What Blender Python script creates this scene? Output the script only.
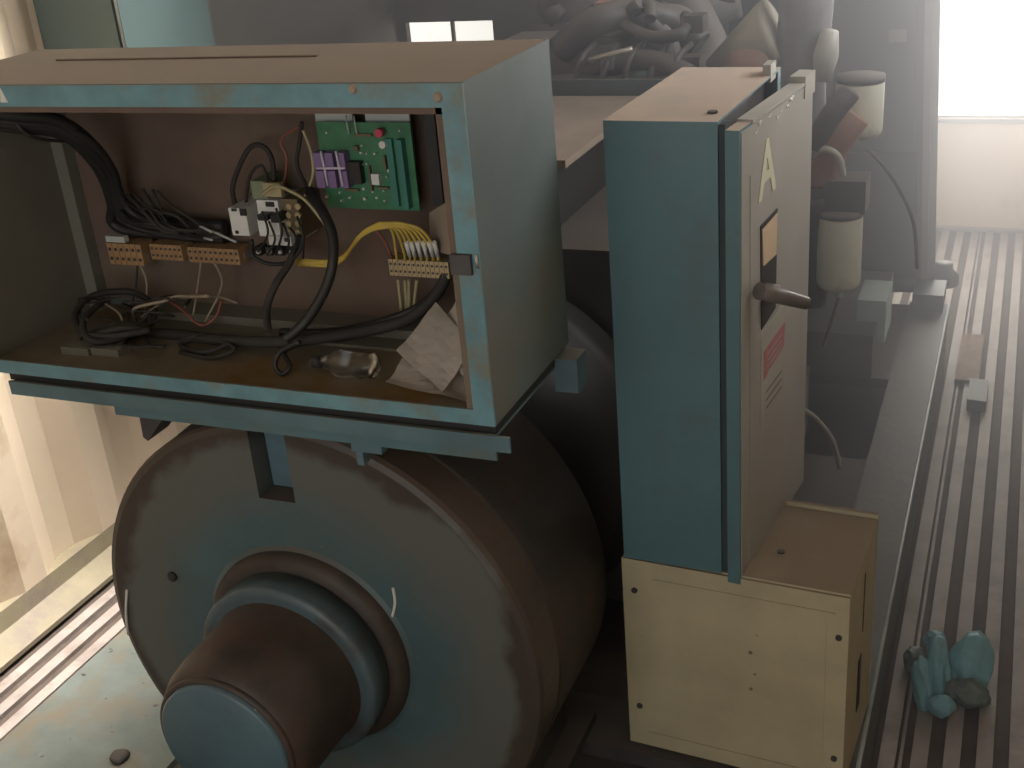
import bpy, bmesh, math, random
from mathutils import Vector, Matrix, Quaternion
random.seed(7)
for o in list(bpy.data.objects): bpy.data.objects.remove(o)
sc = bpy.context.scene
R = math.radians
# ---------------------------------------------------------------- camera
CAM = Vector((0, 0, 1.62)); FPX = 1193.77
CROT = Matrix.Rotation(R(24.13009), 3, 'Z') @ Matrix.Rotation(R(65.46888), 3, 'X') @ Matrix.Rotation(R(-5.07977), 3, 'Z')
cd = bpy.data.cameras.new('camera'); cam = bpy.data.objects.new('camera', cd); sc.collection.objects.link(cam)
cd.sensor_fit = 'HORIZONTAL'; cd.sensor_width = 36; cd.lens = FPX / 1024 * 36; cd.clip_start = .02
cam.matrix_world = Matrix.Translation(CAM) @ CROT.to_4x4()
sc.camera = cam
# ---------------------------------------------------------------- light and exposure
sc.view_settings.view_transform = 'Standard'; sc.view_settings.look = 'None'
sc.view_settings.gamma = 1; sc.view_settings.use_curve_mapping = False
sc.view_settings.exposure = 0.0
W = bpy.data.worlds.new('world'); sc.world = W; W.use_nodes = True
bg = W.node_tree.nodes['Background']; bg.inputs[0].default_value = (1, .97, .92, 1); bg.inputs[1].default_value = 1.6
def area(name, loc, target, sx, sy, power, col, spread=180):
    l = bpy.data.lights.new(name, 'AREA'); l.shape = 'RECTANGLE'; l.size = sx; l.size_y = sy
    l.energy = power; l.color = col; l.spread = R(spread)
    o = bpy.data.objects.new(name, l); sc.collection.objects.link(o); o.location = loc
    o.rotation_euler = (Vector(target) - Vector(loc)).to_track_quat('-Z', 'Y').to_euler(); return o
area('added_roof_light', (-1.62, 2.25, 2.38), (-2.02, 1.55, .22), .3, 1.1, 12.3, (1, .94, .87), 42)  # unseen lamp added to light the left wall and deck
area('added_side_light', (.24, 2.55, 1.78), (-1.6, 2.0, 1.62), 1.3, .55, 15, (1, .98, .98), 110)  # unseen window lamp added to light tops and engine from the right
area('near_doorway_daylight', (-.55, -.84, 1.45), (-.6, 1.5, 1.0), 1.4, 1.2, 5, (.88, .95, 1), 170)
area('far_window_daylight', (-.2, 5.13, 1.03), (-.35, 2.0, .7), 0.8, 1.1, 38, (1, .97, .95), 160)

# ---------------------------------------------------------------- pixel to world point on a given plane
def ray(px, py): return CROT @ Vector(((px - 512) / FPX, -(py - 384) / FPX, -1))
def at(px, py, Y): r = ray(px, py); return CAM + r * ((Y - CAM.y) / r.y)
def atz(px, py, z): r = ray(px, py); return CAM + r * ((z - CAM.z) / r.z)
def atx(px, py, x): r = ray(px, py); return CAM + r * ((x - CAM.x) / r.x)

# ---------------------------------------------------------------- materials
def mat(name, col, rough=.6, metal=0., var=.25, scale=6., col2=None, mix2=.5, scale2=3., dust=None, dust_lo=.35, dust_hi=.8,
        dust_max=.9, bump=.0, bscale=40., emit=None, alpha=None, trans=0., spec=.5, speck=None, speck_scale=60, speck_t=.68, radial=None):
    m = bpy.data.materials.new(name); m.use_nodes = True; nt = m.node_tree; N = nt.nodes; Lk = nt.links
    b = N['Principled BSDF']; b.inputs['Roughness'].default_value = rough; b.inputs['Metallic'].default_value = metal
    b.inputs['Specular IOR Level'].default_value = spec
    tc = N.new('ShaderNodeTexCoord')
    def noise(s, d=5., r=.6):
        n = N.new('ShaderNodeTexNoise'); n.inputs['Scale'].default_value = s; n.inputs['Detail'].default_value = d
        n.inputs['Roughness'].default_value = r; Lk.new(tc.outputs['Object'], n.inputs['Vector']); return n
    def ramp(src, lo, hi):
        r = N.new('ShaderNodeMapRange'); r.inputs['From Min'].default_value = lo; r.inputs['From Max'].default_value = hi
        Lk.new(src, r.inputs['Value']); return r.outputs[0]
    def mix(f, a, c):
        x = N.new('ShaderNodeMix'); x.data_type = 'RGBA'
        if isinstance(f, float): x.inputs['Factor'].default_value = f
        else: Lk.new(f, x.inputs['Factor'])
        for s, v in ((6, a), (7, c)):
            if isinstance(v, tuple): x.inputs[s].default_value = (*v[:3], 1)
            else: Lk.new(v, x.inputs[s])
        return x.outputs[2]
    n1 = noise(scale); f1 = ramp(n1.outputs[0], .3, .7)
    c = mix(f1, tuple(v * (1 - var) for v in col), tuple(min(1, v * (1 + var)) for v in col))
    if col2:
        n2 = noise(scale2, 6, .65); c = mix(ramp(n2.outputs[0], .62 - mix2 * .3, .7 - mix2 * .1), c, tuple(col2))
    if speck:
        n3 = noise(speck_scale, 3, .5); c = mix(ramp(n3.outputs[0], speck_t, speck_t + .04), c, tuple(speck))
    if radial:
        g2 = N.new('ShaderNodeVectorMath'); g2.operation = 'MULTIPLY_ADD'; g2.inputs[1].default_value = (1, 0, 1); g2.inputs[2].default_value = (-radial[0], 0, -radial[1]); Lk.new(tc.outputs['Object'], g2.inputs[0])
        g3 = N.new('ShaderNodeVectorMath'); g3.operation = 'LENGTH'; Lk.new(g2.outputs[0], g3.inputs[0])
        nn = noise(5, 4, .6); ad = N.new('ShaderNodeMath'); ad.operation = 'MULTIPLY_ADD'; ad.inputs[1].default_value = .16; Lk.new(nn.outputs[0], ad.inputs[0]); Lk.new(g3.outputs['Value'], ad.inputs[2])
        c = mix(ramp(ad.outputs[0], .29, .36), c, radial[2])
        c = mix(ramp(ad.outputs[0], .415, .435), c, (.05, .040, .033))
    if dust:
        g = N.new('ShaderNodeNewGeometry'); s = N.new('ShaderNodeSeparateXYZ'); Lk.new(g.outputs['Normal'], s.inputs[0])
        up = ramp(s.outputs[2], dust_lo, dust_hi); nd = noise(9, 5, .6)
        mu = N.new('ShaderNodeMath'); mu.operation = 'MULTIPLY'; Lk.new(up, mu.inputs[0])
        r = N.new('ShaderNodeMapRange'); r.inputs['From Min'].default_value = .25; r.inputs['From Max'].default_value = .5
        r.inputs['To Min'].default_value = .72 * dust_max; r.inputs['To Max'].default_value = dust_max
        Lk.new(nd.outputs[0], r.inputs['Value']); Lk.new(r.outputs[0], mu.inputs[1])
        c = mix(mu.outputs[0], c, tuple(dust))
        rr = N.new('ShaderNodeMapRange'); rr.inputs['To Min'].default_value = rough; rr.inputs['To Max'].default_value = .9
        Lk.new(mu.outputs[0], rr.inputs['Value']); Lk.new(rr.outputs[0], b.inputs['Roughness'])
    Lk.new(c, b.inputs['Base Color'])
    if bump:
        bn = noise(bscale, 4, .6); bp = N.new('ShaderNodeBump'); bp.inputs['Strength'].default_value = bump
        bp.inputs['Distance'].default_value = .004; Lk.new(bn.outputs[0], bp.inputs['Height']); Lk.new(bp.outputs[0], b.inputs['Normal'])
    if alpha is not None: b.inputs['Alpha'].default_value = alpha
    if trans: b.inputs['Transmission Weight'].default_value = trans
    return m
DUST = (.30, .25, .205); DUST2 = (.225, .182, .145); RUST = (.085, .045, .028)
M = {}
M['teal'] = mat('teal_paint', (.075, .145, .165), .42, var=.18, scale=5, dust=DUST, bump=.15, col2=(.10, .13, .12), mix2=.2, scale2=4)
M['teal_bright'] = mat('bright_teal_paint', (.12, .245, .285), .45, var=.22, scale=14, dust=(.2, .17, .13), dust_max=.6, col2=(.16, .17, .14), mix2=.35, scale2=12, bump=.15)  # brighter teal for the cabinet flange
M['teal_dusty'] = mat('dust_veiled_teal_paint', (.095, .125, .125), .6, var=.18, scale=4, dust=DUST2, bump=.1, col2=(.13, .13, .11), mix2=.4, scale2=3)
M['bell'] = mat('alternator_teal_paint', (.062, .105, .115), .42, var=.2, scale=4, dust=(.075, .05, .035), dust_lo=.25, dust_hi=.6, col2=(.085, .10, .09), mix2=.45, scale2=3.2, bump=.15, speck=(.3, .33, .32), speck_scale=75, speck_t=.77, radial=(0, .341, (.098, .105, .096)))
M['rustbrown'] = mat('rusty_dirt_brown', (.035, .027, .022), .6, var=.3, scale=14, col2=(.055, .032, .024), mix2=.4, scale2=9, bump=.3)
M['dusty_brown'] = mat('settled_brown_dust', (.30, .235, .18), .92, var=.12, scale=7, col2=(.23, .17, .125), mix2=.4, scale2=5, bump=.15)
M['inner'] = mat('dirty_cabinet_interior', (.13, .088, .066), .75, var=.22, scale=4, col2=(.15, .12, .085), mix2=.4, scale2=3, bump=.1)
M['inner_side'] = mat('khaki_dusty_side_panel', (.155, .148, .115), .8, var=.14, scale=4, bump=.1)
M['inner_floor'] = mat('oil_stained_cabinet_floor', (.16, .14, .10), .6, var=.25, scale=8, col2=(.15, .085, .02), mix2=.45, scale2=5)
M['black'] = mat('black_rubber', (.018, .017, .016), .55, var=.2)
M['blackdust'] = mat('dusty_black_cable', (.030, .026, .023), .8, var=.3, scale=20)
M['dark'] = mat('oily_dark_metal', (.05, .047, .047), .5, var=.4, scale=10, dust=(.10, .08, .065), dust_max=.6, bump=.3, bscale=25)
M['engine'] = mat('grimy_engine_casting', (.12, .115, .12), .6, var=.4, scale=11, dust=(.15, .125, .11), dust_max=.6, bump=.4, bscale=22)
M['engine_teal'] = mat('grimy_teal_engine_paint', (.06, .09, .095), .5, var=.3, scale=9, dust=(.15, .125, .11), dust_max=.6, bump=.3, bscale=22)
M['cream'] = mat('cream_container_paint', (.80, .67, .51), .6, var=.06, scale=3, col2=(.60, .46, .31), mix2=.18, scale2=2.5, bump=.08)
M['curb'] = mat('yellowed_bottom_rail_paint', (.26, .225, .15), .65, var=.15, scale=8, col2=(.22, .18, .15), mix2=.35, scale2=9, bump=.3)
M['beige'] = mat('cream_junction_box_paint', (.42, .375, .25), .55, var=.13, scale=9, dust=(.20, .145, .10), bump=.15, speck=(.15, .12, .08), speck_scale=55, speck_t=.76)
M['rib'] = mat('worn_grey_floor_rib', (.33, .29, .265), .65, var=.2, scale=10, col2=(.22, .18, .16), mix2=.35, scale2=7, bump=.3)
M['groove'] = mat('dirt_packed_groove', (.10, .075, .062), .9, var=.3, scale=16, bump=.3)
M['deck'] = mat('peeling_pale_green_deck_paint', (.155, .185, .17), .7, var=.2, scale=9, col2=(.19, .165, .12), mix2=.45, scale2=8, speck=(.06, .05, .04), speck_scale=30, speck_t=.655, bump=.3)
M['rail'] = mat('worn_grey_green_rail', (.10, .098, .085), .6, var=.25, scale=8, col2=(.09, .075, .065), mix2=.35, scale2=6, bump=.3)
M['railedge'] = mat('rail_edge_highlight', (.38, .42, .42), .45, var=.3, scale=14)
M['wallgrey'] = mat('partition_and_shade_grey', (.14, .133, .122), .8, var=.12, scale=3)  # partition grey; on the left wall sheet it paints in shade
M['radiator'] = mat('grey_radiator_panel', (.15, .165, .17), .5, var=.12, scale=4)
M['radframe'] = mat('light_grey_frame_paint', (.33, .32, .29), .5, var=.15, scale=10)
M['core'] = mat('dark_radiator_core', (.07, .075, .08), .6, var=.2, scale=30)
M['filter'] = mat('off_white_filter_can', (.62, .62, .54), .4, var=.1, scale=10, col2=(.4, .38, .32), mix2=.2, scale2=9)
M['copper'] = mat('red_brown_oxide_casting', (.30, .17, .13), .6, var=.2, scale=12)
M['tan'] = mat('tan_cone_paint', (.30, .28, .22), .6, var=.15)
M['pcb'] = mat('green_circuit_board', (.045, .17, .085), .4, var=.25, scale=30)
M['pcb2'] = mat('teal_terminal_plastic', (.04, .18, .15), .4, var=.1)
M['purple'] = mat('purple_capacitor_bank', (.20, .13, .27), .45, var=.15)
M['white'] = mat('white_plastic', (.62, .62, .60), .5, var=.08, scale=20)
M['offwhite'] = mat('grey_white_plate', (.42, .44, .42), .6, var=.1)
M['lilac'] = mat('pale_lilac_tape', (.58, .50, .60), .5, var=.05)
M['red'] = mat('red_plastic', (.5, .05, .09), .5)
M['yellow'] = mat('yellow_wire_insulation', (.50, .36, .07), .5, var=.2, scale=30)
M['paleyellow'] = mat('pale_yellow_wire', (.36, .31, .17), .5, var=.15, scale=30)
M['tanwire'] = mat('tan_wire_insulation', (.26, .21, .15), .5, var=.15, scale=30)
M['redwire'] = mat('dull_red_wire', (.22, .075, .055), .5, var=.15)
M['terminal'] = mat('orange_brown_terminal_plastic', (.33, .20, .10), .55, var=.2, scale=30)
M['termbeige'] = mat('beige_terminal_plastic', (.42, .32, .18), .55, var=.15, scale=30)
M['relaygreen'] = mat('grey_green_relay', (.18, .22, .14), .5, var=.1)
M['relaybrown'] = mat('olive_brown_relay', (.13, .10, .055), .5, var=.15, scale=20)
M['paper'] = mat('creased_paper', (.66, .60, .53), .8, var=.07, scale=9, bump=.4, bscale=14)
M['plastic'] = mat('clear_crumpled_plastic', (.85, .87, .86), .08, var=.05, trans=1.0, bump=.6, bscale=60)
M['bluecap'] = mat('shaft_cap_blue_paint', (.065, .115, .14), .4, var=.2, scale=9, speck=(.5, .5, .48), speck_scale=55, speck_t=.74, bump=.15)
M['glove'] = mat('pale_blue_rubber', (.20, .42, .48), .5, var=.15, scale=14, col2=(.16, .22, .20), mix2=.3, scale2=12)
M['glovedirty'] = mat('grimy_blue_rubber', (.13, .16, .14), .6, var=.25, scale=18)
M['boxpaint'] = mat('tall_box_teal_paint', (.085, .165, .19), .42, var=.12, scale=4, dust=(.42, .33, .265), bump=.12, col2=(.09, .14, .15), mix2=.3, scale2=5)
M['door'] = mat('door_face_reflection_tone', (.31, .30, .275), .3, var=.1, scale=5, col2=(.27, .27, .25), mix2=.3, scale2=4)  # window reflection on teal gloss put into a pale colour
M['steel'] = mat('scuffed_grey_steel', (.35, .33, .30), .4, metal=.6, var=.2, scale=20)
M['handle'] = mat('dark_brown_grey_lever', (.11, .095, .085), .45, var=.15)
M['labelcream'] = mat('cream_sticker', (.55, .42, .28), .5, var=.1)
M['labelgrey'] = mat('pale_sticker', (.36, .35, .31), .5, var=.1)
M['labelred'] = mat('faded_red_print', (.38, .13, .14), .5, var=.15, scale=30)
M['mark'] = mat('yellow_white_paint_mark', (.58, .57, .42), .5, var=.1)
M['lightblue'] = mat('pale_blue_painted_casting', (.42, .52, .54), .5, var=.1)
M['bluegrey'] = mat('dull_blue_bracket_paint', (.09, .15, .185), .45, var=.2, scale=9, dust=DUST, dust_max=.5)
M['rusty'] = mat('rust_flaked_scrap', (.20, .13, .09), .8, var=.4, scale=30, bump=.5)
M['chip'] = mat('bare_primer_scratch', (.62, .62, .58), .6)
M['gasket'] = mat('dark_teal_gasket', (.03, .045, .05), .7, var=.1)
M['hubblue'] = mat('hub_blue_paint', (.062, .095, .11), .45, var=.25, scale=12, col2=(.05, .045, .04), mix2=.35, scale2=10, bump=.3)
M['cover_dust'] = mat('brown_cover_dust', (.20, .16, .13), .9, var=.2, scale=6, bump=.2)
M['tray'] = mat('dull_teal_tray_paint', (.085, .15, .17), .45, var=.2, scale=10, dust=(.2, .17, .13), dust_max=.6)
M['cabinet_teal'] = mat('grey_teal_cabinet_paint', (.075, .115, .115), .5, var=.12, scale=4)

# ---------------------------------------------------------------- mesh builder
class MB:
    def __init__(s): s.bm = bmesh.new()
    def _mi(s, fs, mi):
        for f in fs: f.material_index = mi
    def hexa(s, p, mi=0):
        v = [s.bm.verts.new(q) for q in p]
        s._mi([s.bm.faces.new([v[i] for i in f]) for f in ((0, 3, 2, 1), (4, 5, 6, 7), (0, 1, 5, 4), (1, 2, 6, 5), (2, 3, 7, 6), (3, 0, 4, 7))], mi); return s
    def box(s, x0, x1, y0, y1, z0, z1, mi=0):
        return s.hexa([(x0, y0, z0), (x1, y0, z0), (x1, y1, z0), (x0, y1, z0), (x0, y0, z1), (x1, y0, z1), (x1, y1, z1), (x0, y1, z1)], mi)
    def cyl(s, a, b, r0, r1=None, n=20, mi=0):
        a = Vector(a); b = Vector(b); r1 = r0 if r1 is None else r1
        return s.lathe(a, (b - a), [(0, 0), (r0, 0), (r1, (b - a).length), (0, (b - a).length)], n, mi)
    def lathe(s, o, ax, prof, n=32, mi=0, mis=None):
        o = Vector(o); ax = Vector(ax).normalized(); u = ax.orthogonal().normalized(); w = ax.cross(u)
        rings = []
        for r, h in prof:
            c = o + ax * h
            if r < 1e-6: rings.append([s.bm.verts.new(c)])
            else: rings.append([s.bm.verts.new(c + (u * math.cos(t) + w * math.sin(t)) * r) for t in (2 * math.pi * k / n for k in range(n))])
        for i in range(len(rings) - 1):
            A, B = rings[i], rings[i + 1]; k_ = mis[i] if mis else mi
            for k in range(n):
                k2 = (k + 1) % n
                if len(A) == 1 and len(B) == 1: continue
                if len(A) == 1: f = s.bm.faces.new([A[0], B[k2], B[k]])
                elif len(B) == 1: f = s.bm.faces.new([A[k], A[k2], B[0]])
                else: f = s.bm.faces.new([A[k], A[k2], B[k2], B[k]])
                f.material_index = k_; f.smooth = n > 12
        return s
    def tube(s, pts, r, n=8, mi=0, smooth=True, r1=None):
        P = [Vector(p) for p in pts]
        if smooth and len(P) > 2:
            Q = []
            for i in range(len(P) - 1):
                p0 = P[max(i - 1, 0)]; p1 = P[i]; p2 = P[i + 1]; p3 = P[min(i + 2, len(P) - 1)]
                for k in range(5):
                    t = k / 5; Q.append(.5 * ((2 * p1) + (p2 - p0) * t + (2 * p0 - 5 * p1 + 4 * p2 - p3) * t * t + (3 * p1 - p0 - 3 * p2 + p3) * t ** 3))
            P = Q + [P[-1]]
        rings = []; u = None
        for i, p in enumerate(P):
            d = (P[min(i + 1, len(P) - 1)] - P[max(i - 1, 0)]).normalized()
            u = d.orthogonal().normalized() if u is None else (u - d * u.dot(d)).normalized()
            w = d.cross(u); rr = r if r1 is None else r + (r1 - r) * i / (len(P) - 1)
            rings.append([s.bm.verts.new(p + (u * math.cos(2 * math.pi * k / n) + w * math.sin(2 * math.pi * k / n)) * rr) for k in range(n)])
        for A, B in zip(rings, rings[1:]):
            for k in range(n):
                f = s.bm.faces.new([A[k], A[(k + 1) % n], B[(k + 1) % n], B[k]]); f.smooth = True; f.material_index = mi
        for r_ in (rings[0][::-1], rings[-1]): s.bm.faces.new(r_).material_index = mi
        return s
    def slab(s, poly, thick, mi=0):       # closed polygon (world points) given thickness along its normal
        P = [Vector(p) for p in poly]; nrm = Vector((0, 0, 0))
        for i in range(len(P)): nrm += (P[i] - P[0]).cross(P[(i + 1) % len(P)] - P[0])
        nrm.normalize(); a = [s.bm.verts.new(p) for p in P]; b = [s.bm.verts.new(p + nrm * thick) for p in P]
        fs = [s.bm.faces.new(a[::-1]), s.bm.faces.new(b)]
        for i in range(len(P)):
            j = (i + 1) % len(P); fs.append(s.bm.faces.new([a[i], a[j], b[j], b[i]]))
        s._mi(fs, mi); return s
    def bevel(s, w, seg=2):
        es = [e for e in s.bm.edges if len(e.link_faces) == 2 and e.calc_face_angle(0) > .5]
        bmesh.ops.bevel(s.bm, geom=es, offset=w, segments=seg, affect='EDGES', profile=.6); return s
    def jitter(s, a, scale=12):
        from mathutils import noise
        for v in s.bm.verts: v.co += Vector(noise.noise_vector(v.co * scale)) * a
        return s
    def build(s, name, m, parent=None):
        bmesh.ops.recalc_face_normals(s.bm, faces=s.bm.faces)
        if parent is not None: s.bm.transform(WM[parent.name].inverted())
        me = bpy.data.meshes.new(name); s.bm.to_mesh(me); s.bm.free()
        for k in (m if isinstance(m, (list, tuple)) else [m]): me.materials.append(M[k])
        o = bpy.data.objects.new(name, me); sc.collection.objects.link(o)
        if parent is not None: o.parent = parent; WM[o.name] = WM[parent.name]
        else: WM[o.name] = Matrix.Identity(4)
        return o
WM = {}
def tag(o, label, cat, group=None, kind=None):
    o['label'] = label; o['category'] = cat
    if group: o['group'] = group
    if kind: o['kind'] = kind
    return o
def thing(name, loc, label, cat, rz=0, group=None):
    o = bpy.data.objects.new(name, None); sc.collection.objects.link(o); o.location = loc; o.rotation_euler = (0, 0, rz)
    o.empty_display_size = .05
    WM[o.name] = Matrix.Translation(Vector(loc)) @ Matrix.Rotation(rz, 4, 'Z'); return tag(o, label, cat, group)
def struct(name, mb, m):
    o = mb.build(name, m); o['kind'] = 'structure'; return o
def cut(o, mbs):
    for mb in mbs:
        c = mb.build('cutter', 'black'); md = o.modifiers.new('b', 'BOOLEAN'); md.object = c; md.operation = 'DIFFERENCE'; md.solver = 'EXACT'
        if o.parent: c.matrix_world = Matrix.Identity(4)
        bpy.context.view_layer.update(); dg = bpy.context.evaluated_depsgraph_get()
        me = bpy.data.meshes.new_from_object(o.evaluated_get(dg)); o.modifiers.clear(); o.data = me; bpy.data.objects.remove(c)
def textmesh(name, txt, size, mtx, m, parent, ext=.0006):
    cu = bpy.data.curves.new(name, 'FONT'); cu.body = txt; cu.size = size; cu.extrude = ext; cu.offset = size * .02; cu.align_x = 'CENTER'; cu.align_y = 'CENTER'
    t = bpy.data.objects.new(name, cu); sc.collection.objects.link(t); bpy.context.view_layer.update()
    me = bpy.data.meshes.new_from_object(t.evaluated_get(bpy.context.evaluated_depsgraph_get())); bpy.data.objects.remove(t)
    me.transform(WM[parent.name].inverted() @ mtx); me.materials.clear(); me.materials.append(M[m])
    o = bpy.data.objects.new(name, me); sc.collection.objects.link(o); o.parent = parent; WM[o.name] = WM[parent.name]; return o

# ================================================================= SETTING: a six metre steel container
XL, XR, YN, YF, ZC = -2.08, .27, -.85, 5.06, 2.4
# floor: longitudinal ribs 56 mm apart with dirt in the grooves
b = MB(); b.box(XL - .05, XR + .05, YN, YF + .05, -.06, -.011, 1)
k = 0; x = XL + .09
while x < XR:
    b.box(x, x + .029, YN, YF, -.0112, 0, 0)
    if k % 5 == 3: b.box(x + .035, x + .041, YN, YF, -.0112, -.004, 0)
    x += .0562; k += 1
struct('floor', b, ['rib', 'groove'])
# left wall: corrugated sheet, 278 mm pitch, slope that faces the camera ends at y = 1.72, 1.99 ...
def corr(X, sgn, y0, y1, z0, z1, openings=()):
    b = MB(); P = []; y = 1.7156 - .278 * 12
    while y < y1 + .3:
        P += [(y - .068, X), (y, X + sgn * .036), (y + .072, X + sgn * .036), (y + .140, X)]; y += .278
    P = [(yy, xx) for yy, xx in P if y0 - .02 < yy < y1 + .02]
    P = [(y0, P[0][1])] + P + [(y1, P[-1][1])]
    for (ya, xa), (yb, xb) in zip(P, P[1:]):
        if yb - ya < 1e-4: continue
        segs = [(z0, z1)]
        for oy0, oy1, oz0, oz1 in openings:
            if ya >= oy0 - .05 and yb <= oy1 + .05: segs = [(z0, oz0), (oz1, z1)]
        for s0, s1 in segs:
            if sgn > 0: q = [(xa - .003, ya), (xa, ya), (xb, yb), (xb - .003, yb)]
            else: q = [(xa, ya), (xa + .003, ya), (xb + .003, yb), (xb, yb)]
            b.hexa([(p[0], p[1], s0) for p in q] + [(p[0], p[1], s1) for p in q])
    bmesh.ops.remove_doubles(b.bm, verts=b.bm.verts, dist=1e-5)
    return b
struct('wall_left', corr(XL - .03, 1, YN, YF, .075, ZC, [(3.95, 5.0, .45, 1.5)]), 'cream')
struct('wall_right', corr(XR + .03, -1, YN, YF, .0, ZC, [(1.9, 3.2, 1.48, 2.08)]), 'cream')  # opening added for the side light
# bottom side rail on the left, with a sloping lip
b = MB(); q = [(XL - .05, .0), (XL + .066, .0), (XL + .066, .012), (XL + .012, .045), (XL + .006, .09), (XL - .05, .09)]
vs = [[b.bm.verts.new((px_, yy, pz_)) for px_, pz_ in q] for yy in (YN, YF)]
for i in range(6):
    j = (i + 1) % 6; b.bm.faces.new([vs[0][i], vs[0][j], vs[1][j], vs[1][i]])
b.bm.faces.new(vs[0][::-1]); b.bm.faces.new(vs[1])
struct('trim_1', b, 'curb')
# far wall with the bright opening above a sill
b = MB(); wx0, wx1, wz0, wz1 = -.62, .22, .475, 1.6
b.box(XL, wx0, YF, YF + .04, 0, ZC); b.box(wx1, XR + .05, YF, YF + .04, 0, ZC); b.box(wx0, wx1, YF, YF + .04, 0, wz0 - .03); b.box(wx0, wx1, YF, YF + .04, wz1, ZC)
struct('wall_far', b, 'cream')
b = MB(); b.box(wx0 - .02, .052, YF - .012, YF + .05, wz0 - .034, wz0 - .022); b.box(wx0 - .02, .052, YF - .02, YF + .05, wz0 - .008, wz0)
b.box(wx1 - .01, wx1 + .02, YF - .01, YF + .05, wz0 - .03, wz1)
struct('window_1', b, 'curb')
b = MB(); b.box(XL, XR, YF - .03, YF, 0, .012)
struct('baseboard_far', b, 'rib')
# roof; the hatch strip is made up to let light onto the left side
b = MB(); hx0, hx1, hy0, hy1 = -1.95, -1.46, 1.5, 2.9
b.box(XL - .05, hx0, YN, YF, ZC, ZC + .04); b.box(hx1, XR + .05, YN, YF, ZC, ZC + .04); b.box(hx0, hx1, YN, hy0, ZC, ZC + .04); b.box(hx0, hx1, hy1, YF, ZC, ZC + .04)
struct('ceiling', b, 'cream')
# closed near end with a doorway behind the camera
b = MB(); b.box(XL - .05, -1.3, YN - .04, YN, 0, ZC); b.box(.2, XR + .05, YN - .04, YN, 0, ZC); b.box(-1.3, .2, YN - .04, YN, 2.1, ZC); b.box(-1.3, .2, YN - .04, YN, 0, .8)
struct('wall_near', b, 'cream')
# dark sheet added in place of shade on the left wall beside the engine
struct('trim_2', MB().box(XL - .034, XL + .012, 2.46, 3.9, .62, ZC), 'wallgrey')
# baffle partition beside the radiator, with a small opening that shows the day
b = MB(); bx0, bx1, bz0, bz1 = -2.035, -1.70, .80, 1.054
b.box(XL, bx0, 3.9, 3.93, 0, ZC); b.box(bx1, -1.25, 3.9, 3.93, 0, ZC); b.box(bx0, bx1, 3.9, 3.93, 0, bz0); b.box(bx0, bx1, 3.9, 3.93, bz1, ZC)
b.box((bx0 + bx1) / 2 + .005, (bx0 + bx1) / 2 + .015, 3.905, 3.92, bz0, bz1)
b.box(-1.25, -.21, 3.9, 3.93, 1.5, ZC)
struct('wall_partition', b, 'wallgrey')

# ================================================================= GENERATOR SKID
sk = thing('generator_skid', (-.88, 2.3, 0), 'long steel skid under the whole generator, pale peeling deck at left, highlight painted along the right edge', 'skid')
MB().box(-1.615, -1.27, .25, 3.65, .185, .2).box(-1.615, -1.60, .25, 3.65, .0, .185).build('deck_plate', 'deck', sk)
b = MB(); b.box(-.262, -.146, .6, 3.68, .188, .2); b.box(-.158, -.146, .6, 3.68, .0, .188); b.box(-.262, -.146, .6, 3.68, 0, .012); b.build('side_rail', 'rail', sk)
MB().tube([(-.1475, .6, .199), (-.1475, 3.68, .199)], .004, 8, smooth=False).build('rail_edge', 'railedge', sk)  # bright tube paints the highlight along the rail edge
MB().box(-1.27, -1.15, .25, 3.65, .12, .188).build('side_rail', 'rail', sk)
for y0, y1 in ((.9, 1.0), (1.5, 1.62), (1.95, 2.62), (3.09, 3.66)):
    MB().box(-1.15, -.262, y0, y1, .17, .197).build('cross_member', 'dark', sk)
MB().box(-1.15, -.262, .25, 3.66, .0, .02).build('belly_plate', 'dark', sk)

# ================================================================= ALTERNATOR
AX, AZ = -.914, .541
al = thing('alternator', (AX, 1.36, .2), 'large round blue-green alternator with a rusty drum-shaped bearing housing, under the open cabinet', 'alternator')
ax = Vector((0, -1, 0))
b = MB(); b.lathe((AX, 1.29, AZ), ax, [(0, 0), (.371, 0), (.371, .060), (.367, .067), (.358, .070), (.175, .072), (.168, .076), (0, .076)], 96)
eb = b.build('end_bell', 'bell', al)
g0, g1 = at(254, 432, 1.22), at(297, 509, 1.22)
cut(eb, [MB().hexa([(g0.x - .012, 1.13, .79), (g1.x, 1.13, .79), (g1.x, 1.262, .79), (g0.x - .012, 1.262, .79), (g0.x - .012, 1.13, .905), (g1.x, 1.13, .905), (g1.x, 1.262, .905), (g0.x - .012, 1.262, .905)])])
for p in eb.data.polygons: p.use_smooth = False
MB().box(g0.x - .010, g1.x - .002, 1.255, 1.2615, .792, .903).build('air_port_plate', 'bluegrey', al)
b = MB(); b.lathe((AX, 1.51, AZ), ax, [(0, 0), (.372, 0), (.372, .21), (.372, .219), (0, .219)], 96, mis=[0, 0, 1, 0])
b.build('barrel', ['rustbrown', 'rustbrown'], al)
b = MB(); b.lathe((AX, 1.214, AZ), ax, [(.168, 0), (.167, .006), (.162, .014), (.154, .020), (.135, .022)], 72); b.build('rust_ring', 'rustbrown', al)
hb = MB(); hb.lathe((AX, 1.19, AZ), ax, [(0, 0), (.146, 0), (.146, .038), (.143, .043), (.132, .045), (.11, .045)], 72).build('housing_flange', 'hubblue', al)
b = MB(); b.lathe((AX, 1.142, AZ), ax, [(.124, -.004), (.121, .006), (.120, .06), (.120, .095), (.117, .120), (.111, .136), (.105, .145), (.102, .146), (.101, .150)], 72)
dr = b.build('bearing_housing', 'rustbrown', al)
cp = MB().lathe((AX, 1.0, AZ), ax, [(.099, 0), (.099, .012), (.095, .016), (0, .017)], 64).build('end_cap', 'bluecap', al)
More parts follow.
